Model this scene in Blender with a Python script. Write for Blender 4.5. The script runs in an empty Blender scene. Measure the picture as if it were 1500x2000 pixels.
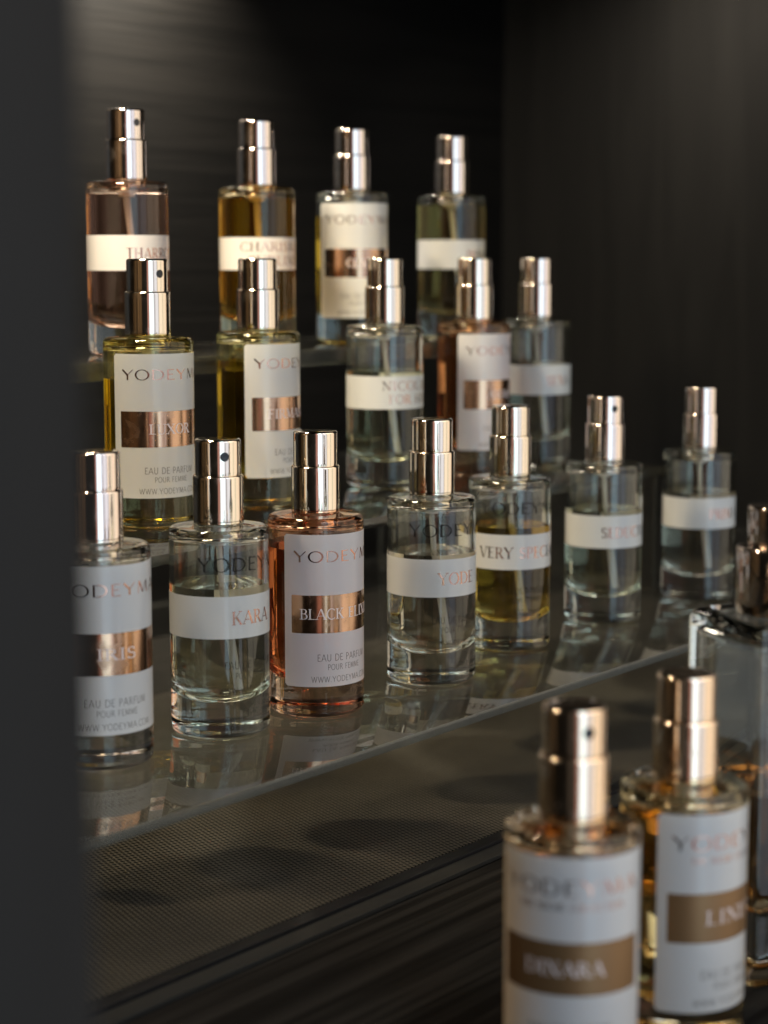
import bpy, bmesh, math, random
from mathutils import Vector
from math import sin, cos, pi, radians as R_
random.seed(7)
MM = 0.001
sc = bpy.context.scene
col = sc.collection

# ------------------------------------------------------------------ camera
CAM_H = 0.14242
PITCH = 0.13267
TH = 0.65447                       # the shelves run this far round from the view axis
cam_d = bpy.data.cameras.new('camera')
cam = bpy.data.objects.new('camera', cam_d)
col.objects.link(cam)
cam.location = (0, 0, CAM_H)
cam.rotation_euler = (pi / 2 - PITCH, 0, 0)
cam_d.sensor_fit = 'HORIZONTAL'
cam_d.sensor_width = 24
cam_d.lens = 3763.1 / 1500 * 24
cam_d.clip_start = 0.01
cam_d.clip_end = 50
cam_d.dof.use_dof = True
cam_d.dof.focus_distance = 0.462
cam_d.dof.aperture_fstop = 12.0
sc.camera = cam

# ------------------------------------------------------------------ world: the shop in front of the cabinet
w = bpy.data.worlds.new('World')
sc.world = w
w.use_nodes = True
nt = w.node_tree
nt.nodes.clear()
def wn(t, **k):
    n = nt.nodes.new(t)
    for a, b in k.items():
        setattr(n, a, b)
    return n
tc = wn('ShaderNodeTexCoord')
sep = wn('ShaderNodeSeparateXYZ')
nt.links.new(tc.outputs['Generated'], sep.inputs[0])
neg = wn('ShaderNodeMath', operation='MULTIPLY'); neg.inputs[1].default_value = -1
nt.links.new(sep.outputs['Y'], neg.inputs[0])
at = wn('ShaderNodeMath', operation='ARCTAN2')
nt.links.new(sep.outputs['X'], at.inputs[0]); nt.links.new(neg.outputs[0], at.inputs[1])
mr = wn('ShaderNodeMapRange')
mr.inputs['From Min'].default_value = -pi; mr.inputs['From Max'].default_value = pi
nt.links.new(at.outputs[0], mr.inputs[0])
cr = wn('ShaderNodeValToRGB')
nt.links.new(mr.outputs[0], cr.inputs[0])
stops = [(-180, (.04, .035, .03)), (-22, (.05, .04, .03)), (-5, (.02, .018, .016)), (3, (.02, .018, .016)),
         (6, (.30, .15, .12)), (15, (.34, .17, .14)), (17, (.95, 1.28, 1.45)), (33, (1.0, 1.28, 1.42)), (36, (.72, .76, .88)),
         (44, (.20, .17, .15)), (46, (.62, .64, .72)), (62, (.60, .60, .64)), (64, (.14, .11, .08)), (67, (.80, .68, .54)),
         (86, (.72, .62, .48)), (88, (.2, .16, .11)), (90, (.7, .6, .46)), (112, (.75, .58, .42)), (118, (.08, .06, .05)), (180, (.04, .035, .03))]
els = cr.color_ramp.elements
while len(els) > 1:
    els.remove(els[-1])
els[0].position = 0; els[0].color = (*stops[0][1], 1)
for a, c in stops[1:]:
    e = els.new((a + 180) / 360); e.color = (*c, 1)
el = wn('ShaderNodeValToRGB')
mz = wn('ShaderNodeMapRange'); mz.inputs['From Min'].default_value = -1; mz.inputs['From Max'].default_value = 1
nt.links.new(sep.outputs['Z'], mz.inputs[0]); nt.links.new(mz.outputs[0], el.inputs[0])
e2 = el.color_ramp.elements
e2[0].position = 0.10; e2[0].color = (.12, .10, .08, 1)
e2[1].position = 1.0; e2[1].color = (.35, .33, .30, 1)
for p_, v in ((.25, .5), (.36, .95), (.62, 1.0), (.70, 1.2), (.76, 2.3), (.90, 2.2)):  # bright upper band added as an unseen shop ceiling to light the labels
    q = e2.new(p_); q.color = (v * .95, v, v * 1.08, 1)
mulc = wn('ShaderNodeMix', data_type='RGBA', blend_type='MULTIPLY')
mulc.inputs['Factor'].default_value = 1
nt.links.new(cr.outputs[0], mulc.inputs['A']); nt.links.new(el.outputs[0], mulc.inputs['B'])
bg = wn('ShaderNodeBackground'); bg.inputs['Strength'].default_value = 1.65
nt.links.new(mulc.outputs['Result'], bg.inputs[0])
out = wn('ShaderNodeOutputWorld')
nt.links.new(bg.outputs[0], out.inputs[0])

def ts(t, s, z=0.0):
    """cabinet coordinates in mm (t along the shelves, s into the cabinet) -> world metres"""
    return ((t * sin(TH) - s * cos(TH)) * MM, (t * cos(TH) + s * sin(TH)) * MM, z * MM)
CAB_ROT = pi / 2 - TH

def puck(name, t, s, z, power, colr, rad, aim=None, spread=140):
    l = bpy.data.lights.new(name, 'AREA')
    l.shape = 'DISK'; l.size = 2 * rad * MM
    l.energy = power; l.color = colr; l.spread = R_(spread)
    o = bpy.data.objects.new(name, l); col.objects.link(o)
    o.location = ts(t, s, z)
    if aim:
        d = Vector(ts(*aim)) - Vector(ts(t, s, z))
        o.rotation_euler = d.to_track_quat('-Z', 'Y').to_euler()
    return o
# warm LED downlights sunk in the cabinet ceiling; the last lamp is an added fill
puck('cabinet_light', 325, 366, 290, 0.80, (1.0, .84, .60), 21, aim=(430, 400, 120), spread=115)
puck('cabinet_light', 505, 480, 290, 1.5, (1.0, .90, .76), 11, aim=(496, 500, 190), spread=110)
puck('cabinet_light', 680, 375, 290, 0.22, (1.0, .90, .78), 12, aim=(736, 395, 110), spread=120)
puck('cabinet_light', 200, 330, 290, 0.35, (1.0, .82, .60), 11, aim=(190, 330, 0), spread=150)  # added fill by the left wall, lights the panel the caps mirror

sc.view_settings.view_transform = 'Standard'
sc.view_settings.look = 'None'
sc.view_settings.exposure = 0.0
sc.view_settings.gamma = 1.0
sc.render.engine = 'CYCLES'
cy = sc.cycles
cy.max_bounces = 20; cy.transmission_bounces = 18; cy.glossy_bounces = 8; cy.diffuse_bounces = 3
cy.transparent_max_bounces = 24
cy.sample_clamp_indirect = 15.0
cy.blur_glossy = 0.3
cy.use_denoising = True
cy.caustics_reflective = True; cy.caustics_refractive = True

# ------------------------------------------------------------------ materials
def mat(name):
    m = bpy.data.materials.new(name); m.use_nodes = True
    n = m.node_tree; n.nodes.clear()
    o = n.nodes.new('ShaderNodeOutputMaterial')
    return m, n, o
def N(n, t, **k):
    x = n.nodes.new(t)
    for a, b in k.items():
        setattr(x, a, b)
    return x
def principled(name, base, rough=.5, metal=0., spec=.5, coat=0., bump=None):
    m, n, o = mat(name)
    p = N(n, 'ShaderNodeBsdfPrincipled')
    p.inputs['Base Color'].default_value = (*base, 1)
    p.inputs['Roughness'].default_value = rough
    p.inputs['Metallic'].default_value = metal
    p.inputs['Specular IOR Level'].default_value = spec
    p.inputs['Coat Weight'].default_value = coat
    n.links.new(p.outputs[0], o.inputs[0])
    return m, n, p
def noise_bump(n, p, scale, strength, dist=.0002, stretch=(1, 1, 1), detail=4):
    t = N(n, 'ShaderNodeTexCoord'); mp = N(n, 'ShaderNodeMapping')
    mp.inputs['Scale'].default_value = stretch
    nz = N(n, 'ShaderNodeTexNoise'); nz.inputs['Scale'].default_value = scale; nz.inputs['Detail'].default_value = detail
    b = N(n, 'ShaderNodeBump'); b.inputs['Strength'].default_value = strength; b.inputs['Distance'].default_value = dist
    n.links.new(t.outputs['Object'], mp.inputs[0]); n.links.new(mp.outputs[0], nz.inputs['Vector'])
    n.links.new(nz.outputs['Fac'], b.inputs['Height']); n.links.new(b.outputs[0], p.inputs['Normal'])
    return nz

def glass_mat(name, c, ior, rough=0.0):
    m, n, o = mat(name)
    g = N(n, 'ShaderNodeBsdfGlass')
    g.inputs['Color'].default_value = (*c, 1); g.inputs['IOR'].default_value = ior; g.inputs['Roughness'].default_value = rough
    n.links.new(g.outputs[0], o.inputs[0])
    return m
M_GLASS = glass_mat('clear_bottle_glass', (.965, .968, .940), 1.5)

def wood(name, stretch, base=(.013, .0115, .010), hi=(.030, .027, .023), rough=.42, bump=.6, spec=.3):
    m, n, p = principled(name, base, rough, spec=spec)
    t = N(n, 'ShaderNodeTexCoord'); mp = N(n, 'ShaderNodeMapping'); mp.inputs['Scale'].default_value = stretch
    nz = N(n, 'ShaderNodeTexNoise'); nz.inputs['Scale'].default_value = 1.0; nz.inputs['Detail'].default_value = 6; nz.inputs['Distortion'].default_value = .6
    nz2 = N(n, 'ShaderNodeTexNoise'); nz2.inputs['Scale'].default_value = 3.1; nz2.inputs['Detail'].default_value = 3
    n.links.new(t.outputs['Object'], mp.inputs[0])
    n.links.new(mp.outputs[0], nz.inputs['Vector']); n.links.new(mp.outputs[0], nz2.inputs['Vector'])
    r = N(n, 'ShaderNodeValToRGB'); r.color_ramp.elements[0].position = .38; r.color_ramp.elements[1].position = .66
    r.color_ramp.elements[0].color = (*base, 1); r.color_ramp.elements[1].color = (*hi, 1)
    n.links.new(nz.outputs['Fac'], r.inputs[0]); n.links.new(r.outputs[0], p.inputs['Base Color'])
    b = N(n, 'ShaderNodeBump'); b.inputs['Strength'].default_value = bump; b.inputs['Distance'].default_value = .0004
    ad = N(n, 'ShaderNodeMath', operation='ADD')
    n.links.new(nz.outputs['Fac'], ad.inputs[0]); n.links.new(nz2.outputs['Fac'], ad.inputs[1])
    n.links.new(ad.outputs[0], b.inputs['Height']); n.links.new(b.outputs[0], p.inputs['Normal'])
    return m
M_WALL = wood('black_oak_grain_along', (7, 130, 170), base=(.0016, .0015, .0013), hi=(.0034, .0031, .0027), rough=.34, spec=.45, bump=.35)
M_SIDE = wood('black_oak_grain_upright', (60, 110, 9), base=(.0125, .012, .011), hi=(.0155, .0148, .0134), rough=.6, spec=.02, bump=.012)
M_BOUNCE = wood('brown_bounce_panel', (60, 60, 3), base=(.05, .035, .022), hi=(.30, .22, .14), rough=.5, spec=.3)  # for the added panel that warms the cap reflections
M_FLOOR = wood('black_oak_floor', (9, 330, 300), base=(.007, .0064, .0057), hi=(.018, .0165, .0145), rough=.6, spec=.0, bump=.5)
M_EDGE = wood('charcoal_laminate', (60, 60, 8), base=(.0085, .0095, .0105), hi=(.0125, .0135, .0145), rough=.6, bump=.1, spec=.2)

# brass-rose metal of caps
def metal(name, c, rough):
    m, n, p = principled(name, c, rough, metal=1.0)
    t = N(n, 'ShaderNodeTexCoord'); mp = N(n, 'ShaderNodeMapping'); mp.inputs['Scale'].default_value = (900, 900, 40)
    nz = N(n, 'ShaderNodeTexNoise'); nz.inputs['Scale'].default_value = 1; nz.inputs['Detail'].default_value = 2
    n.links.new(t.outputs['Object'], mp.inputs[0]); n.links.new(mp.outputs[0], nz.inputs['Vector'])
    mr_ = N(n, 'ShaderNodeMapRange'); mr_.inputs['To Min'].default_value = rough * .6; mr_.inputs['To Max'].default_value = rough * 1.6
    n.links.new(nz.outputs['Fac'], mr_.inputs[0])
    # finger smudges: soft duller patches
    n2 = N(n, 'ShaderNodeTexNoise'); n2.inputs['Scale'].default_value = 260; n2.inputs['Detail'].default_value = 5; n2.inputs['Distortion'].default_value = .8
    ob = N(n, 'ShaderNodeObjectInfo'); off = N(n, 'ShaderNodeVectorMath', operation='ADD')
    n.links.new(t.outputs['Object'], off.inputs[0]); n.links.new(ob.outputs['Location'], off.inputs[1]); n.links.new(off.outputs[0], n2.inputs['Vector'])
    m2 = N(n, 'ShaderNodeMapRange'); m2.inputs['From Min'].default_value = .5; m2.inputs['From Max'].default_value = .72
    m2.inputs['To Min'].default_value = 0; m2.inputs['To Max'].default_value = .16
    n.links.new(n2.outputs['Fac'], m2.inputs[0])
    ad = N(n, 'ShaderNodeMath', operation='ADD'); n.links.new(mr_.outputs[0], ad.inputs[0]); n.links.new(m2.outputs[0], ad.inputs[1])
    n.links.new(ad.outputs[0], p.inputs['Roughness'])
    return m
M_CAP = metal('champagne_gold_metal', (.88, .77, .63), .05)
M_CAPR = metal('rose_champagne_metal', (.88, .76, .67), .06)
M_CAPG = metal('warm_gold_metal', (.92, .73, .55), .10)
M_FOIL = metal('copper_foil', (.58, .36, .23), .15)
M_FOILB = principled('brown_bronze_foil', (.24, .135, .06), .42, metal=.6)[0]
M_FOILTXT = metal('rose_gold_foil_print', (.50, .27, .20), .16)
M_DARKTXT = metal('dark_bronze_print', (.20, .14, .11), .22)
M_NAMELT = principled('pale_rose_print', (.72, .60, .56), .45)[0]
M_GREY = principled('grey_brown_print', (.17, .15, .13), .6)[0]
M_GLASSTXT = principled('dark_brown_print', (.012, .010, .009), .6, spec=.08)[0]
_n = M_GLASSTXT.node_tree
_t = _n.nodes.new('ShaderNodeBsdfTransparent'); _x = _n.nodes.new('ShaderNodeMixShader'); _x.inputs[0].default_value = .35
_n.links.new(_n.nodes['Principled BSDF'].outputs[0], _x.inputs[1]); _n.links.new(_t.outputs[0], _x.inputs[2])
_n.links.new(_x.outputs[0], [q for q in _n.nodes if q.type == 'OUTPUT_MATERIAL'][0].inputs[0])
M_HOLE = principled('dark_nozzle_plastic', (.012, .012, .014), .35)[0]

def paper():
    m, n, p = principled('white_label_paper', (.71, .715, .71), .38, spec=.35, coat=.7)
    p.inputs['Coat Roughness'].default_value = .07
    nz = noise_bump(n, p, 2600, .12, .00006)
    tr = N(n, 'ShaderNodeBsdfTranslucent'); tr.inputs[0].default_value = (.88, .86, .82, 1)
    mx = N(n, 'ShaderNodeMixShader'); mx.inputs[0].default_value = .40
    o = [x for x in n.nodes if x.type == 'OUTPUT_MATERIAL'][0]
    n.links.new(p.outputs[0], mx.inputs[1]); n.links.new(tr.outputs[0], mx.inputs[2]); n.links.new(mx.outputs[0], o.inputs[0])
    return m
M_PAPER = paper()

def plastic_clear(name, c, alpha):
    m, n, o = mat(name)
    tp = N(n, 'ShaderNodeBsdfTransparent'); tp.inputs[0].default_value = (*c, 1)
    p = N(n, 'ShaderNodeBsdfPrincipled'); p.inputs['Base Color'].default_value = (.75, .75, .73, 1); p.inputs['Roughness'].default_value = .25
    mx = N(n, 'ShaderNodeMixShader'); mx.inputs[0].default_value = alpha
    n.links.new(tp.outputs[0], mx.inputs[1]); n.links.new(p.outputs[0], mx.inputs[2]); n.links.new(mx.outputs[0], o.inputs[0])
    return m
M_TUBE = plastic_clear('milky_tube_plastic', (.92, .92, .9), .42)
M_PLUG = plastic_clear('milky_plug_plastic', (.8, .8, .78), .65)

def acrylic(name, tint):
    """clear sheet: straight-through light plus a true Fresnel mirror on both faces"""
    m, n, o = mat(name)
    geo = N(n, 'ShaderNodeNewGeometry')
    mi = N(n, 'ShaderNodeMapRange'); mi.inputs['To Min'].default_value = 1.49; mi.inputs['To Max'].default_value = 1 / 1.49
    n.links.new(geo.outputs['Backfacing'], mi.inputs[0])
    fr = N(n, 'ShaderNodeFresnel'); n.links.new(mi.outputs[0], fr.inputs['IOR'])
    tp = N(n, 'ShaderNodeBsdfTransparent'); tp.inputs[0].default_value = (*tint, 1)
    gl = N(n, 'ShaderNodeBsdfGlossy'); gl.inputs['Roughness'].default_value = .012
    gl.inputs[0].default_value = (.97, .97, .97, 1)
    mx = N(n, 'ShaderNodeMixShader')
    n.links.new(fr.outputs[0], mx.inputs[0]); n.links.new(tp.outputs[0], mx.inputs[1]); n.links.new(gl.outputs[0], mx.inputs[2])
    # faint dust and wiping haze on the sheet
    t = N(n, 'ShaderNodeTexCoord')
    nz = N(n, 'ShaderNodeTexNoise'); nz.inputs['Scale'].default_value = 55; nz.inputs['Detail'].default_value = 6
    n.links.new(t.outputs['Object'], nz.inputs['Vector'])
    df = N(n, 'ShaderNodeBsdfDiffuse'); df.inputs[0].default_value = (.6, .58, .52, 1)
    ra = N(n, 'ShaderNodeMapRange'); ra.inputs['From Min'].default_value = .35; ra.inputs['From Max'].default_value = .75
    ra.inputs['To Min'].default_value = .0006; ra.inputs['To Max'].default_value = .003
    n.links.new(nz.outputs['Fac'], ra.inputs[0])
    m2 = N(n, 'ShaderNodeMixShader'); n.links.new(ra.outputs[0], m2.inputs[0])
    n.links.new(mx.outputs[0], m2.inputs[1]); n.links.new(df.outputs[0], m2.inputs[2])
    n.links.new(m2.outputs[0], o.inputs[0])
    return m
M_ACR = acrylic('clear_acrylic', (.97, .975, .96))
def acr_edge(nm, v):
    m, n, o = mat(nm)
    p = N(n, 'ShaderNodeBsdfPrincipled'); p.inputs['Base Color'].default_value = (v, v * .98, v * .84, 1)
    p.inputs['Roughness'].default_value = .13; p.inputs['Specular IOR Level'].default_value = .9
    noise_bump(n, p, 90, .15, .0002, (1, 1, 5))
    tp = N(n, 'ShaderNodeBsdfTransparent'); tp.inputs[0].default_value = (.7, .72, .68, 1)
    mx = N(n, 'ShaderNodeMixShader'); mx.inputs[0].default_value = .55
    n.links.new(tp.outputs[0], mx.inputs[1]); n.links.new(p.outputs[0], mx.inputs[2]); n.links.new(mx.outputs[0], o.inputs[0])
    return m
M_ACRE = acr_edge('sawn_acrylic_edge', .13)
M_ACRD = acr_edge('darker_acrylic_edge', .055)  # same edge in a darker tone, for the upper two steps

def dotted():
    m, n, p = principled('dotted_rubber', (.06, .055, .045), .6, spec=.02)
    t = N(n, 'ShaderNodeTexCoord')
    sp = N(n, 'ShaderNodeSeparateXYZ'); n.links.new(t.outputs['Object'], sp.inputs[0])
    a, b = 1.35e-3, 3.1e-3
    def M(op, x, y=None, c=None):
        k = N(n, 'ShaderNodeMath', operation=op)
        for i, v in enumerate((x, y, c)):
            if v is None: continue
            if isinstance(v, (int, float)): k.inputs[i].default_value = v
            else: n.links.new(v, k.inputs[i])
        return k.outputs[0]
    def dots(off):
        u = M('SUBTRACT', M('FRACT', M('ADD', M('DIVIDE', sp.outputs[0], a), 100 + off)), .5)
        v = M('SUBTRACT', M('FRACT', M('ADD', M('DIVIDE', sp.outputs[1], b), 100 + off)), .5)
        return M('SQRT', M('ADD', M('MULTIPLY', u, u), M('MULTIPLY', v, v)))
    d = M('MINIMUM', dots(0), dots(.5))
    mr_ = N(n, 'ShaderNodeMapRange'); mr_.inputs['From Min'].default_value = .20; mr_.inputs['From Max'].default_value = .30
    n.links.new(d, mr_.inputs[0])
    mx = N(n, 'ShaderNodeMix', data_type='RGBA')
    mx.inputs['A'].default_value = (.002, .0018, .0015, 1)
    nz = N(n, 'ShaderNodeTexNoise'); nz.inputs['Scale'].default_value = 45; nz.inputs['Detail'].default_value = 9; nz.inputs['Roughness'].default_value = .7
    n.links.new(t.outputs['Object'], nz.inputs['Vector'])
    r = N(n, 'ShaderNodeValToRGB'); r.color_ramp.elements[0].color = (.035, .031, .024, 1); r.color_ramp.elements[1].color = (.072, .063, .050, 1)
    n.links.new(nz.outputs['Fac'], r.inputs[0]); n.links.new(r.outputs[0], mx.inputs['B'])
    n.links.new(mr_.outputs[0], mx.inputs['Factor']); n.links.new(mx.outputs['Result'], p.inputs['Base Color'])
    bp = N(n, 'ShaderNodeBump'); bp.inputs['Strength'].default_value = .6; bp.inputs['Distance'].default_value = .0002
    n.links.new(mr_.outputs[0], bp.inputs['Height']); n.links.new(bp.outputs[0], p.inputs['Normal'])
    return m
M_MAT = dotted()
M_BASE = principled('dark_grey_board', (.02, .019, .017), .5, spec=.05)[0]
M_GAP = principled('shadow_gap_black', (.004, .004, .005), .5, spec=.2)[0]  # black that stands for the shadow gap before the mat
_liq = {}
def liquid_mats(c):
    if c not in _liq:
        _liq[c] = (glass_mat('perfume_in_glass', c, 1.36 / 1.5), glass_mat('perfume_surface', c, 1.36))
    return _liq[c]

# ------------------------------------------------------------------ mesh helpers
def finish(bm, name, mats, parent=None, smooth=30, loc=None, rot=None):
    me = bpy.data.meshes.new(name)
    bm.to_mesh(me); bm.free()
    for m in (mats if isinstance(mats, (list, tuple)) else [mats]):
        me.materials.append(m)
    if smooth is not None:
        me.polygons.foreach_set('use_smooth', [True] * len(me.polygons))
        me.set_sharp_from_angle(angle=R_(smooth))
    o = bpy.data.objects.new(name, me); col.objects.link(o)
    if parent: o.parent = parent
    if loc: o.location = loc
    if rot is not None: o.rotation_euler = (0, 0, rot)
    return o

def lathe(prof, segs=96, bm=None, mi=None, knurl=None):
    """prof: (r,z) in mm, walked with the outside on its right (bottom centre -> out -> up)"""
    bm = bm or bmesh.new()
    rings = []
    for i_, (r, z) in enumerate(prof):
        if r < 1e-6:
            rings.append([bm.verts.new((0, 0, z * MM))])
        else:
            rings.append([bm.verts.new((r * sin(2 * pi * k / segs) * MM, -r * cos(2 * pi * k / segs) * MM, z * MM)) for k in range(segs)])
            if knurl and i_ in knurl:
                for k, v in enumerate(rings[-1]):
                    v.co.z += (knurl[i_] if (k // 2) % 2 else 0) * MM
    for i in range(len(rings) - 1):
        a, b = rings[i], rings[i + 1]
        for k in range(segs):
            k2 = (k + 1) % segs
            if len(a) == 1 and len(b) == 1: continue
            if len(a) == 1: f = bm.faces.new((a[0], b[k2], b[k]))
            elif len(b) == 1: f = bm.faces.new((a[k], a[k2], b[0]))
            else: f = bm.faces.new((a[k], a[k2], b[k2], b[k]))
            if mi: f.material_index = mi(i)
    return bm

def arc(cx, cz, r, a0, a1, n=6, rz=None):
    rz = rz or r
    return [(cx + r * cos(R_(a0 + (a1 - a0) * i / n)), cz + rz * sin(R_(a0 + (a1 - a0) * i / n))) for i in range(n + 1)]

def box(bm, x0, x1, y0, y1, z0, z1, edge_mi=None, top_axis='z', bev=0):
    vs = [bm.verts.new((x * MM, y * MM, z * MM)) for x in (x0, x1) for y in (y0, y1) for z in (z0, z1)]
    F = [((0, 1, 3, 2), 'x'), ((4, 6, 7, 5), 'x'), ((0, 4, 5, 1), 'y'), ((2, 3, 7, 6), 'y'), ((0, 2, 6, 4), 'z'), ((1, 5, 7, 3), 'z')]
    for q, ax in F:
        f = bm.faces.new([vs[i] for i in q])
        if edge_mi is not None and ax != top_axis: f.material_index = edge_mi
    return vs

def boxobj(name, dims, mats, parent=None, edge_mi=None, top_axis='z', bev=.3, cab=True):
    bm = bmesh.new(); box(bm, *dims, edge_mi=edge_mi, top_axis=top_axis)
    if bev:
        r = bmesh.ops.bevel(bm, geom=list(bm.edges), offset=bev * MM, segments=2, profile=.6, affect='EDGES')
        if edge_mi is not None:
            for f in r['faces']: f.material_index = edge_mi
    return finish(bm, name, mats, parent, 40, rot=CAB_ROT if (cab and not parent) else None)

def empty(name, loc, rot=0):
    o = bpy.data.objects.new(name, None); col.objects.link(o)
    o.location = loc; o.rotation_euler = (0, 0, rot); o.empty_display_size = .01
    return o
def tag(o, label, cat, group=None):
    o['label'] = label; o['category'] = cat
    if group: o['group'] = group

# ------------------------------------------------------------------ the cabinet
def struct(name, dims, m, bev=.5):
    o = boxobj(name, dims, m, bev=bev); o['kind'] = 'structure'; return o
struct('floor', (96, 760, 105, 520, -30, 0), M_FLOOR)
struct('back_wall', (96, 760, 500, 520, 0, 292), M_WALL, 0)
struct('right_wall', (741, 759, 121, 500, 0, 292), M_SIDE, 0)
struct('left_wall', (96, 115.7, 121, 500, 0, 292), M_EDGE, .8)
struct('left_bounce_panel', (115.9, 117.5, 285, 499, 0, 291), M_BOUNCE, 0)  # unseen brown panel added to give the caps a warm side to mirror
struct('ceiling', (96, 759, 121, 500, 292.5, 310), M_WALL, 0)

# base board and dotted mat
base = boxobj('base_board', (150, 690, 248, 428, .1, 1.1), M_BASE, bev=.2)
tag(base, 'thin dark grey board lying on the cabinet floor under the dotted mat', 'board')
mt = boxobj('dotted_mat', (150, 690, 257, 427.5, 1.15, 2.1), M_MAT, bev=.15)
tag(mt, 'dark brown mat with small dots lying under the lowest clear shelf', 'mat')
bt = boxobj('shadow_gap_strip', (150, 690, 253, 256.8, 1.15, 2.0), M_GAP, parent=base, bev=.15)  # black strip in place of the shadow line along the mat front

# clear acrylic risers
H1, H2, H3 = 142.42 - 109.37, 142.42 - 68.80, 142.42 - 27.77
def riser(label, t0, t1, s0, s1, z0, z1, legs, th=3.0, em=None):
    em = em or M_ACRE
    e = empty('acrylic_riser', (0, 0, 0), CAB_ROT)
    tag(e, label, 'display riser', 'clear acrylic risers stacked as steps')
    boxobj('top_plate', (t0, t1, s0, s1, z1 - th, z1), [M_ACR, em], e, edge_mi=1, bev=.25)
    for t in legs:
        boxobj('leg', (t, t + th, s0 + 1, s1 - 1, z0 + .05, z1 - th - .05), [M_ACR, em], e, edge_mi=1, top_axis='x', bev=.2)
    return e
riser('lowest and longest clear acrylic step, seven bottles standing along it', 156, 700, 258, 426, 2.1, H1, (158, 690), 2.2)
riser('middle clear acrylic step, five bottles standing along it', 160, 556, 309, 425, H1, H2, (162, 549), 2.6, M_ACRD)
riser('topmost clear acrylic step at the back, four bottles standing on it', 164, 558, 365, 424, H2, H3, (166, 552), 5.0, M_ACRD)

# ------------------------------------------------------------------ lettering
def A_(cx, cy, rx, ry, a0, a1, n=12):
    return [(cx + rx * cos(R_(a0 + (a1 - a0) * i / n)), cy + ry * sin(R_(a0 + (a1 - a0) * i / n))) for i in range(n + 1)]
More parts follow.
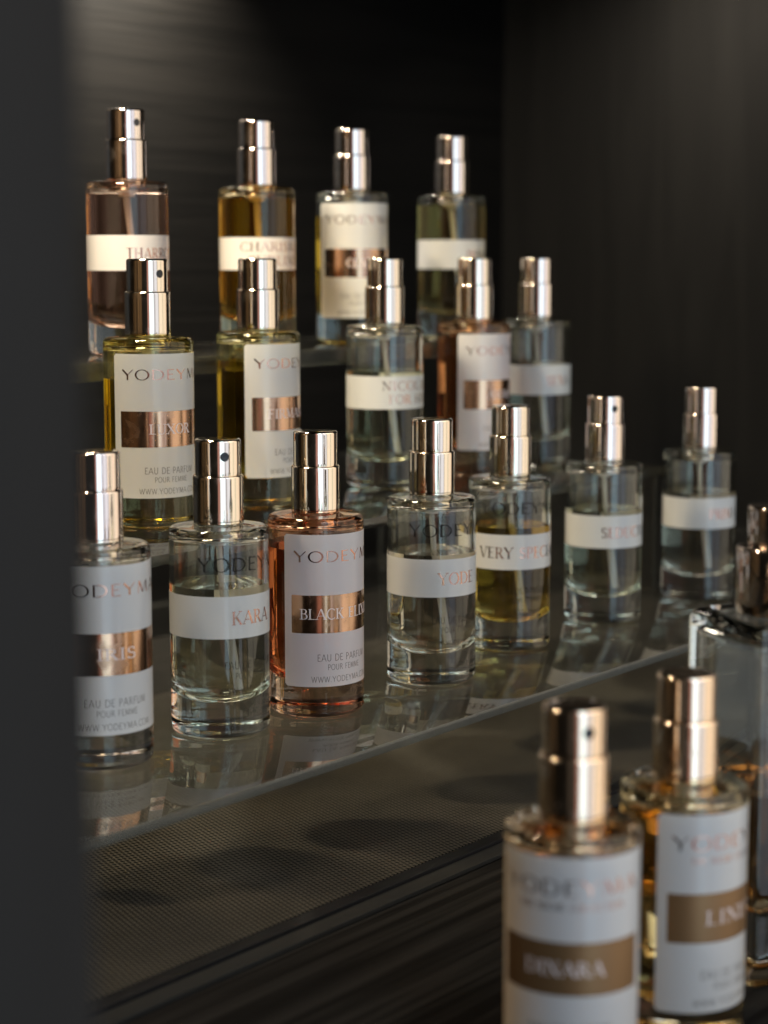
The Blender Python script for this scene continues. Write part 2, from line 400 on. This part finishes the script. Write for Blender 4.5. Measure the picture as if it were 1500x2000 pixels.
# glyph: width, strokes [(points, 'n' nib | 'T' thick | 't' thin)], serif bars [(x, y)]
G = {
 'A': (.74, [([(.02, 0), (.37, 1)], 't'), ([(.37, 1), (.72, 0)], 'T'), ([(.14, .34), (.60, .34)], 'n')], [(.03, 0), (.70, 0)]),
 'B': (.60, [([(.12, 0), (.12, 1)], 'T'), ([(.12, .97)] + A_(.30, .755, .20, .215, 90, -90) + [(.12, .54)], 'n'), ([(.12, .53)] + A_(.32, .28, .24, .25, 90, -90) + [(.12, .03)], 'n')], [(.08, 0), (.08, 1)]),
 'C': (.70, [(A_(.42, .5, .37, .5, 45, 315, 22), 'n')], []),
 'D': (.76, [([(.12, 0), (.12, 1)], 'T'), ([(.12, .97)] + A_(.30, .5, .40, .47, 90, -90, 18) + [(.12, .03)], 'n')], [(.08, 0), (.08, 1)]),
 'E': (.56, [([(.12, 0), (.12, 1)], 'T'), ([(.12, .97), (.52, .97)], 'n'), ([(.12, .52), (.44, .52)], 'n'), ([(.12, .03), (.54, .03)], 'n')], [(.08, 0), (.08, 1)]),
 'F': (.54, [([(.12, 0), (.12, 1)], 'T'), ([(.12, .97), (.52, .97)], 'n'), ([(.12, .52), (.44, .52)], 'n')], [(.12, 0), (.08, 1)]),
 'H': (.76, [([(.12, 0), (.12, 1)], 'T'), ([(.62, 0), (.62, 1)], 'T'), ([(.12, .52), (.62, .52)], 'n')], [(.12, 0), (.12, 1), (.62, 0), (.62, 1)]),
 'I': (.30, [([(.15, 0), (.15, 1)], 'T')], [(.15, 0), (.15, 1)]),
 'K': (.68, [([(.12, 0), (.12, 1)], 'T'), ([(.14, .42), (.58, .98)], 't'), ([(.28, .58), (.64, 0)], 'T')], [(.12, 0), (.12, 1), (.62, 0), (.57, 1)]),
 'L': (.54, [([(.12, 0), (.12, 1)], 'T'), ([(.12, .03), (.52, .03)], 'n')], [(.12, 1), (.08, 0)]),
 'M': (.90, [([(.10, 0), (.16, 1)], 't'), ([(.16, 1), (.45, .05)], 'T'), ([(.45, .05), (.74, 1)], 't'), ([(.74, 1), (.80, 0)], 'T')], [(.10, 0), (.80, 0), (.12, 1), (.78, 1)]),
 'N': (.76, [([(.12, 0), (.12, 1)], 't'), ([(.12, 1), (.64, 0)], 'T'), ([(.64, 0), (.64, 1)], 't')], [(.12, 0), (.10, 1), (.64, 1)]),
 'O': (.80, [(A_(.40, .5, .36, .49, 0, 360, 30), 'n')], []),
 'P': (.58, [([(.12, 0), (.12, 1)], 'T'), ([(.12, .97)] + A_(.30, .72, .22, .25, 90, -90) + [(.12, .47)], 'n')], [(.12, 0), (.08, 1)]),
 'R': (.66, [([(.12, 0), (.12, 1)], 'T'), ([(.12, .97)] + A_(.30, .74, .20, .23, 90, -90) + [(.12, .51)], 'n'), ([(.32, .50), (.62, 0)], 'T')], [(.12, 0), (.08, 1), (.62, 0)]),
 'S': (.54, [(A_(.27, .74, .18, .235, 20, 240, 12) + A_(.27, .26, .20, .245, 60, -160, 14), 'S')], []),
 'T': (.62, [([(.31, 0), (.31, 1)], 'T'), ([(.02, .97), (.60, .97)], 'n')], [(.31, 0)]),
 'U': (.74, [([(.12, 1), (.12, .32)] + A_(.37, .30, .25, .29, 180, 360, 14) + [(.62, 1)], 'U')], [(.12, 1), (.62, 1)]),
 'V': (.70, [([(.03, 1), (.35, 0)], 'T'), ([(.35, 0), (.67, 1)], 't')], [(.05, 1), (.65, 1)]),
 'W': (1.0, [([(.03, 1), (.28, 0)], 'T'), ([(.28, 0), (.50, .95)], 't'), ([(.50, .95), (.74, 0)], 'T'), ([(.74, 0), (.97, 1)], 't')], [(.05, 1), (.95, 1)]),
 'X': (.72, [([(.05, 1), (.66, 0)], 'T'), ([(.05, 0), (.64, 1)], 't')], [(.07, 1), (.62, 1), (.07, 0), (.64, 0)]),
 'Y': (.70, [([(.03, 1), (.35, .48)], 'T'), ([(.67, 1), (.35, .48)], 't'), ([(.35, .50), (.35, 0)], 'T')], [(.05, 1), (.65, 1), (.35, 0)]),
 '.': (.22, [([(.10, 0), (.10, .10)], 'T')], []),
 ' ': (.34, [], []),
}
STYLE = {'serif': (.145, .05, True), 'flare': (.17, .07, False), 'thin': (.085, .08, False)}

def lettering(name, text, style, h, half, z, rad, m, parent, a0=0, flat=None):
    """strokes of text bent round a cylinder: h letter height mm, half = half the angle it spans, z its middle"""
    thick, thin, ser = STYLE[style]
    gap = .10
    W = sum(G[c][0] + gap for c in text) - gap
    total = 2 * R_(half) * rad                       # arc length in mm
    kx = total / W                                   # mm per glyph unit in x
    bm = bmesh.new()
    layer = [0]
    def put(x, y, lay):
        a = (x - total / 2) / rad + R_(a0)
        r = rad + lay * .004
        return bm.verts.new((r * sin(a) * MM, -r * cos(a) * MM, (z + y) * MM))
    def strip(pts, kind):
        P = [(x * kx, (y - .5) * h) for x, y in pts]
        Q = [P[0]]
        for p in P[1:]:
            q = Q[-1]; L = math.hypot(p[0] - q[0], p[1] - q[1]); k = max(1, int(L / .45))
            for i in range(1, k + 1):
                Q.append((q[0] + (p[0] - q[0]) * i / k, q[1] + (p[1] - q[1]) * i / k))
        lay = layer[0] % 5; layer[0] += 1
        prev = None
        for i, p in enumerate(Q):
            a = Q[max(i - 1, 0)]; b = Q[min(i + 1, len(Q) - 1)]
            if len(Q) > 3 and i in (0, len(Q) - 1) and math.hypot(Q[0][0] - Q[-1][0], Q[0][1] - Q[-1][1]) < 1e-4:
                a, b = Q[-2], Q[1]
            dx, dy = b[0] - a[0], b[1] - a[1]; L = math.hypot(dx, dy) or 1
            dx /= L; dy /= L
            if kind == 'T': wd = thick
            elif kind == 't': wd = thin
            elif kind == 'S': wd = thin + (thick - thin) * max(0, min(1, 1.3 * (1 - abs(dx * .85 + dy * .3)) + .35 * abs(dy)))
            elif kind == 'U': wd = (thick if i < len(Q) * .5 else thin) * (.55 + .45 * abs(dy)) if thick > thin * 1.2 else thick
            else: wd = thin + (thick - thin) * abs(dy) ** 1.6
            wd *= h / 2
            v = (put(p[0] - dy * wd, p[1] + dx * wd, lay), put(p[0] + dy * wd, p[1] - dx * wd, lay))
            if prev: bm.faces.new((prev[0], prev[1], v[1], v[0]))
            prev = v
    x = 0
    for c in text:
        wdt, strokes, serifs = G[c]
        for pts, kind in strokes:
            strip([(x + px, py) for px, py in pts], kind)
        if ser:
            for sx, sy in serifs:
                yy = .022 if sy == 0 else .978
                strip([(x + sx - .13, yy), (x + sx + .13, yy)], 't')
        x += wdt + gap
    bmesh.ops.recalc_face_normals(bm, faces=bm.faces)
    for f in bm.faces:
        c = f.calc_center_median()
        if f.normal.x * c.x + f.normal.y * c.y < 0: f.normal_flip()
    return finish(bm, name, m, parent, None)

def sheet(name, rad, half, z0, z1, m, parent, corner=0.):
    bm = bmesh.new(); n = max(8, int(half * 2 / 3)); rows = []
    nz = 10
    for i in range(n + 1):
        a = R_(-half + 2 * half * i / n)
        edge = min(i, n - i) == 0
        c = corner if edge else 0
        rows.append([bm.verts.new((rad * sin(a) * MM, -rad * cos(a) * MM, (z0 + c + (z1 - z0 - 2 * c) * k / nz) * MM)) for k in range(nz + 1)])
    for a, b in zip(rows, rows[1:]):
        for k in range(nz):
            bm.faces.new((a[k], b[k], b[k + 1], a[k + 1]))
    return finish(bm, name, m, parent, 60)

# ------------------------------------------------------------------ round bottle
RB = 11.5
def outer_profile():
    p = [(0, .9)] + [(r, .9 - .75 * (r / 9.3) ** 3) for r in (3, 5.5, 7.5)] + [(8.8, .12), (9.3, .02), (9.9, .05)]
    p += arc(9.9, 1.65, 1.6, -90, 0, 7)[1:]
    p += [(RB, 1.9), (RB, 12), (RB, 24), (RB, 36), (RB, 46.2)]
    p += arc(RB - 1.4, 46.5, 1.4, 0, 82, 8, 1.4)
    p += [(8.6, 48.0), (7.2, 48.1)] + [(6.3, 48.2), (5.75, 48.3), (5.5, 48.6)] + [(5.5, 52.5), (5.3, 53), (4.4, 53), (4.1, 52.6)]
    return p
def inner_profile(lo=True):
    """bottom centre of the cavity up to its mouth"""
    p = [(0, 7.2), (2, 7.22), (4, 7.45), (5.6, 7.95), (7.1, 8.8), (8.3, 9.9), (9.3, 11.0), (10.0, 12.4), (10.4, 14.2)]
    p += [(10.5, z) for z in (16, 20, 24, 28, 30, 32, 34, 36, 38, 40, 42, 44.4)]
    p += arc(10.5 - 1.5, 44.6, 1.5, 0, 75, 6, 1.5)[1:]
    p += [(7.4, 46.25), (5.6, 46.4), (4.6, 46.8), (4.1, 47.4), (4.1, 50), (4.1, 52.0)]
    return p
def make_glass(level):
    inn = inner_profile()
    above = [q for q in inn if q[1] > level + .05 and q[0] > 3]
    # radius at the level
    for (r0, z0), (r1, z1) in zip(inn, inn[1:]):
        if z0 <= level <= z1 and z1 > z0:
            rl = r0 + (r1 - r0) * (level - z0) / (z1 - z0)
    prof = outer_profile() + list(reversed(above)) + [(rl, level)]
    bm = lathe(prof, knurl={4: .42, 5: .30})
    below = [q for q in inn if q[1] < level - .05]
    lp = below + [(rl, level), (rl * .6, level), (0, level)]
    nb = len(below)
    lb = lathe(lp, mi=lambda i: 0 if i < nb else 1)
    return bm, lb

def cap_profiles():
    rc = 5.85
    collar = [(0, 48.42), (5.4, 48.42), (5.55, 48.42)] + arc(rc - .3, 48.72, .3, -90, 0, 3)[1:] + [(rc, 50), (rc, 58.6)] + arc(rc - .55, 59.0, .55, 0, 90, 5) + [(5.35, 59.5), (5.2, 59.3), (0, 59.3)]
    rp = 5.3
    pump = [(0, 59.35), (rp - .25, 59.35)] + arc(rp - .2, 59.6, .2, -90, 0, 3)[1:] + [(rp, 60.5), (rp, 66.9)] + arc(rp - .65, 67.15, .65, 0, 90, 6) + [(4.2, 67.83), (2, 67.86), (0, 67.86)]
    return collar, pump

def bottle(X, D, zbase, a0, label, liq, level, kind, name_txt, half_name, nozzle=None, cap=None, group=None, sub=None, line2=None,
           tint=None, brand_m=None, cat='perfume bottle', printed=True, name_a=None, foil_m=None):
    ang = math.atan2(-X, D)
    e = empty('perfume_bottle', (X * MM, D * MM, (zbase + .06) * MM), ang + R_(a0))
    tag(e, label, cat, group)
    g, l = make_glass(level)
    go = finish(g, 'glass_body', glass_mat('liquid_glow_glass', tint, 1.5) if tint else M_GLASS, e, 35)  # tint paints the liquid's internally reflected colour into clear glass
    lo = finish(l, 'perfume_liquid', list(liquid_mats(liq)), e, 35)
    cm = cap or M_CAP
    cp, pp = cap_profiles()
    finish(lathe(cp, 80), 'spray_collar', cm, e, 28)
    pu = finish(lathe(pp, 80), 'spray_button', cm, e, 28)
    if nozzle is not None:
        bm = bmesh.new()
        a = R_(nozzle - a0); z = 64.0
        ring = []
        for rr, dd in ((1.05, -.2), (1.05, .03), (.95, .06), (.5, .06), (.4, .03)):
            ring.append([])
            for k in range(20):
                u = rr * cos(2 * pi * k / 20); v = rr * sin(2 * pi * k / 20)
                rad = math.sqrt(max(5.3 ** 2 - u * u, 0)) + dd
                x_, y_ = u, -rad
                ring[-1].append(bm.verts.new(((x_ * cos(a) - y_ * sin(a)) * MM, (x_ * sin(a) + y_ * cos(a)) * MM, (z + v) * MM)))
        for r1, r2 in zip(ring, ring[1:]):
            for k in range(20):
                bm.faces.new((r1[k], r1[(k + 1) % 20], r2[(k + 1) % 20], r2[k]))
        bm.faces.new(ring[-1])
        bmesh.ops.recalc_face_normals(bm, faces=bm.faces)
        finish(bm, 'nozzle', M_HOLE, pu, 40)
    # plug and dip tube
    bm = lathe([(0, 43.6), (1.4, 43.6), (1.7, 43.8), (1.7, 45.2), (2.6, 45.3), (3.2, 45.6), (3.3, 48.5), (3.3, 52), (0, 52)], 32)
    finish(bm, 'neck_plug', M_PLUG, e, 40)
    bm = bmesh.new(); segs = 14; prev = None
    tx, ty = random.uniform(1.5, 4), random.uniform(-2.5, 1)
    for i in range(15):
        f = i / 14; cx = tx * f ** 1.3; cyy = ty * f; z = 43.5 - 34.6 * f
        rg = [bm.verts.new(((cx + .75 * cos(2 * pi * k / segs)) * MM, (cyy + .75 * sin(2 * pi * k / segs)) * MM, z * MM)) for k in range(segs)]
        if prev:
            for k in range(segs): bm.faces.new((prev[k], rg[k], rg[(k + 1) % segs], prev[(k + 1) % segs]))
        prev = rg
    bmesh.ops.recalc_face_normals(bm, faces=bm.faces)
    finish(bm, 'dip_tube', M_TUBE, e, 60)
    # paper and printing
    if kind == 'full':
        lb = sheet('paper_label', RB + .05, 77, 8.0, 44.4, M_PAPER, e, .6)
        sheet('foil_band', RB + .08, 67, 20.9, 30.0, foil_m or M_FOIL, lb)
        lettering('brand_lettering', 'YODEYMA', 'flare', 2.6, 64, 39.2, RB + .08, brand_m or M_FOILTXT, lb)
        if sub:
            lettering('collection_lettering', sub, 'serif', 1.15, 47, 36.0, RB + .08, M_FOILTXT, lb)
        lettering('name_lettering', name_txt, 'serif', 2.5, half_name, 25.5, RB + .11, M_NAMELT, lb, a0=name_a or 0)
        for txt, hh, ha, z in (('EAU DE PARFUM', 1.65, 36, 15.0), ('POUR FEMME', 1.35, 23.5, 12.7), ('WWW.YODEYMA.COM', 1.4, 43, 9.8)):
            lettering('small_print', txt, 'thin', hh, ha, z, RB + .08, M_GREY, lb)
    else:
        lb = sheet('paper_band', RB + .05, 142, 23.3, 33.0, M_PAPER, e)
        if line2:
            lettering('name_lettering', name_txt, 'serif', 2.6, half_name, 30.2, RB + .08, M_FOILTXT, lb, a0=name_a or 0)
            lettering('name_lettering', line2, 'serif', 2.6, half_name * .86, 26.2, RB + .08, M_FOILTXT, lb, a0=(name_a or 0) + 4)
        else:
            lettering('name_lettering', name_txt, 'serif', 3.1, half_name, 28.0, RB + .08, M_FOILTXT, lb, a0=name_a or 0)
        if printed:
            lettering('brand_lettering', 'YODEYMA', 'flare', 3.1, 66, 40.2, RB + .03, M_GLASSTXT, e)
            for txt, hh, ha, z in (('EAU DE PARFUM', 1.75, 36, 17.2), ('POUR FEMME', 1.4, 23.5, 14.7), ('WWW.YODEYMA.COM', 1.4, 43, 11.3)):
                lettering('small_print', txt, 'thin', hh, ha, z, RB + .03, M_GLASSTXT, e)
    lb.location.z = random.uniform(-.35, .35) * MM
    return e

CLEAR = (.955, .955, .90)
GREENISH = (.945, .955, .86)
PINKISH = (.96, .90, .89)
G1 = 'perfume bottles on the lowest clear step'
G2 = 'perfume bottles on the middle clear step'
G3 = 'perfume bottles on the top clear step'
G0 = 'perfume bottles on the cabinet floor'
# top step
bottle(-71.9, 545.3, H3, 40, 'bottle of rosy brown perfume with a white band, leftmost on the top step', (.98, .85, .76), 44.4, 'band', 'THARROS', 42, printed=False, tint=(.99, .93, .88), nozzle=36, group=G3, cap=M_CAPR)
bottle(-38.5, 591.2, H3, 30, 'amber orange bottle with a white band, second from left on the top step', (.97, .78, .38), 44.4, 'band', 'CHARISMA', 56, printed=False, group=G3, line2='SUBLIME', tint=(.98, .93, .80), cap=M_CAPR)
bottle(-10.4, 630.3, H3, 18, 'yellow bottle with a tall white label, between two banded bottles on the top step', (.94, .80, .30), 40, 'full', 'CLARA', 26, group=G3, cap=M_CAPR)
bottle(23.1, 668.6, H3, 55, 'pale olive yellow bottle with a white band, rightmost on the top step', (.97, .90, .68), 44.4, 'band', 'DONNA', 26, printed=False, group=G3, cap=M_CAPR)
# middle step
bottle(-60.3, 494.1, H2, 29, 'bright yellow bottle with a tall white label, leftmost on the middle step', (1.0, .90, .30), 37.6, 'full', 'LUXOR', 29, tint=(.99, .96, .76), nozzle=37, group=G2)
bottle(-34.8, 533.9, H2, 58, 'dark golden bottle with tall white label turned right, second on the middle step', (.84, .70, .26), 40, 'full', 'FIRMASCO', 45, tint=(.97, .96, .83), group=G2)
bottle(0.2, 577.7, H2, 42, 'clear bottle with a white band of two lines of text, middle of the middle step', GREENISH, 34.6, 'band', 'NICOLAS', 46, printed=False, group=G2, line2='FOR HER')
bottle(28.6, 613.8, H2, 51, 'copper orange bottle with a tall white label, on the middle step', (.94, .70, .50), 43.2, 'full', 'AMARA', 28, tint=(.98, .88, .78), group=G2)
bottle(50.6, 642.6, H2, 42, 'clear half empty bottle with a white band, rightmost on the middle step', CLEAR, 30.0, 'band', 'SENA', 24, printed=False, group=G2, cap=M_CAPR)
# lowest step
bottle(-61.9, 410.5, H1, 20, 'pinkish clear bottle with tall white label, leftmost on the lowest step, cut by dark panel', PINKISH, 43.0, 'full', 'IRIS', 22, group=G1, cap=M_CAPR)
bottle(-38.0, 438.3, H1, 41, 'clear bottle with white band and front nozzle, second from left, lowest step', CLEAR, 34.6, 'band', 'KARA', 27, nozzle=17, group=G1)
bottle(-16.4, 458.5, H1, 37, 'bottle of orange red perfume with a tall white label, on the lowest step', (.95, .62, .42), 40.2, 'full', 'BLACK ELIXIR', 56, tint=(.97, .84, .74), group=G1)
bottle(12.3, 492.8, H1, 36.5, 'clear bottle with a white band and a shiny gold cap, fourth on the lowest step', (.955, .93, .88), 33.8, 'band', 'YODE', 28, group=G1)
bottle(35.3, 536.0, H1, 23, 'bottle of olive yellow perfume with a white band full of letters, on the lowest step', (.93, .80, .44), 34.6, 'band', 'VERY SPECIAL', 67, group=G1)
bottle(66.2, 575.4, H1, 40, 'clear bottle with white band and nozzle at the right, sixth on lowest step', (.945, .94, .87), 33.9, 'band', 'SEDUCTO', 43, printed=False, nozzle=32, group=G1, cap=M_CAPR)
bottle(101.0, 613.0, H1, 45, 'clear bottle with a white band, rightmost on the lowest step', (.94, .92, .87), 34.5, 'band', 'PRIMA', 28, printed=False, group=G1, cap=M_CAPR)
# cabinet floor, nearest the camera
bottle(31.9, 315.5, 0, 0, 'nearest bottle on the cabinet floor, white label with brown band facing front', (.94, .80, .58), 43, 'full', 'DINARA', 34, nozzle=28, tint=(.98, .93, .85), group=G0, cap=M_CAPG, sub='THE NICHE COLLECTION', foil_m=M_FOILB, name_a=-6)
bottle(54.6, 340.5, 0, 54, 'amber bottle on the cabinet floor beside the square one, white label turned right', (.98, .87, .62), 43, 'full', 'LINET', 32, tint=(.98, .95, .86), group=G0, cap=M_CAPG, sub='THE NICHE COLLECTION', foil_m=M_FOILB)

# ------------------------------------------------------------------ the square bottle
def rounded_square(h, r, n=5):
    pts = []
    for cx, cy_, a in ((h - r, h - r, 0), (-(h - r), h - r, 90), (-(h - r), -(h - r), 180), (h - r, -(h - r), 270)):
        for i in range(n + 1):
            t = R_(a + 90 * i / n); pts.append((cx + r * cos(t), cy_ + r * sin(t)))
    return pts
def square_loft(levels, cap_start, cap_end, mi=None):
    bm = bmesh.new(); prev = None
    for i, (h, r, z) in enumerate(levels):
        rg = [bm.verts.new((x * MM, y * MM, z * MM)) for x, y in rounded_square(h, r)]
        if prev:
            n = len(rg)
            for k in range(n):
                f = bm.faces.new((prev[k], prev[(k + 1) % n], rg[(k + 1) % n], rg[k]))
                if mi: f.material_index = mi(i)
        elif cap_start:
            bm.faces.new(list(reversed(rg)))
        prev = rg
    if cap_end:
        f = bm.faces.new(prev)
        if mi: f.material_index = mi(len(levels))
    return bm
side = 26.0
e = empty('square_perfume_bottle', (78.2 * MM, 377.6 * MM, .06 * MM), R_(22.4))
tag(e, 'square clear glass bottle half full of amber perfume, at the right edge', 'perfume bottle')
hs = side / 2
inn_r, lvl = 2.2, 38.0
outer = [(hs - 1.4, 1.6, 0), (hs - .5, 2.0, .3), (hs, 2.2, 1.3), (hs, 2.2, 10), (hs, 2.2, 40), (hs, 2.2, 69.4)]
outer += [(hs - 2.2 * (1 - cos(R_(a))), 2.2, 71.5 + 2.2 * sin(R_(a)) - 1.8) for a in (0, 18, 36, 54, 72, 88)]
bm = square_loft(outer, True, True)
ib = square_loft([(10.9, inn_r, lvl), (10.9, inn_r, 50), (10.9, inn_r, 66)] + [(8.9 + 2.0 * cos(R_(a)), inn_r, 66.8 + 2.0 * sin(R_(a))) for a in (0, 20, 40, 60, 80, 90)], False, True)
bmesh.ops.reverse_faces(ib, faces=ib.faces)
me_t = bpy.data.meshes.new('t'); ib.to_mesh(me_t); ib.free(); bm.from_mesh(me_t); bpy.data.meshes.remove(me_t)
finish(bm, 'glass_body', M_GLASS, e, 35)
lm = liquid_mats((.95, .80, .60))
lb = square_loft([(8.6, inn_r, 14.0), (10.3, inn_r, 14.8), (10.9, inn_r, 16.4), (10.9, inn_r, 25), (10.9, inn_r, lvl)], True, True, mi=lambda i: 1 if i == 5 else 0)
finish(lb, 'perfume_liquid', list(lm), e, 35)
col_p = [(0, 72.0), (8.1, 72.0), (8.2, 72.2), (8.2, 84.4)] + arc(7.5, 84.6, .7, 0, 90, 5) + [(6.5, 85.25), (6.3, 85.1), (0, 85.1)]
finish(lathe(col_p, 80), 'spray_collar', M_CAPR, e, 28)
pmp = [(0, 85.2), (6.0, 85.2), (6.1, 85.4), (6.1, 92.4)] + arc(5.4, 92.7, .7, 0, 90, 5) + [(0, 93.45)]
finish(lathe(pmp, 80), 'spray_button', M_CAPR, e, 28)
bm = lathe([(0, 17), (1.1, 17), (1.1, 66), (0, 66)], 16)
finish(bm, 'dip_tube', M_TUBE, e, 60)
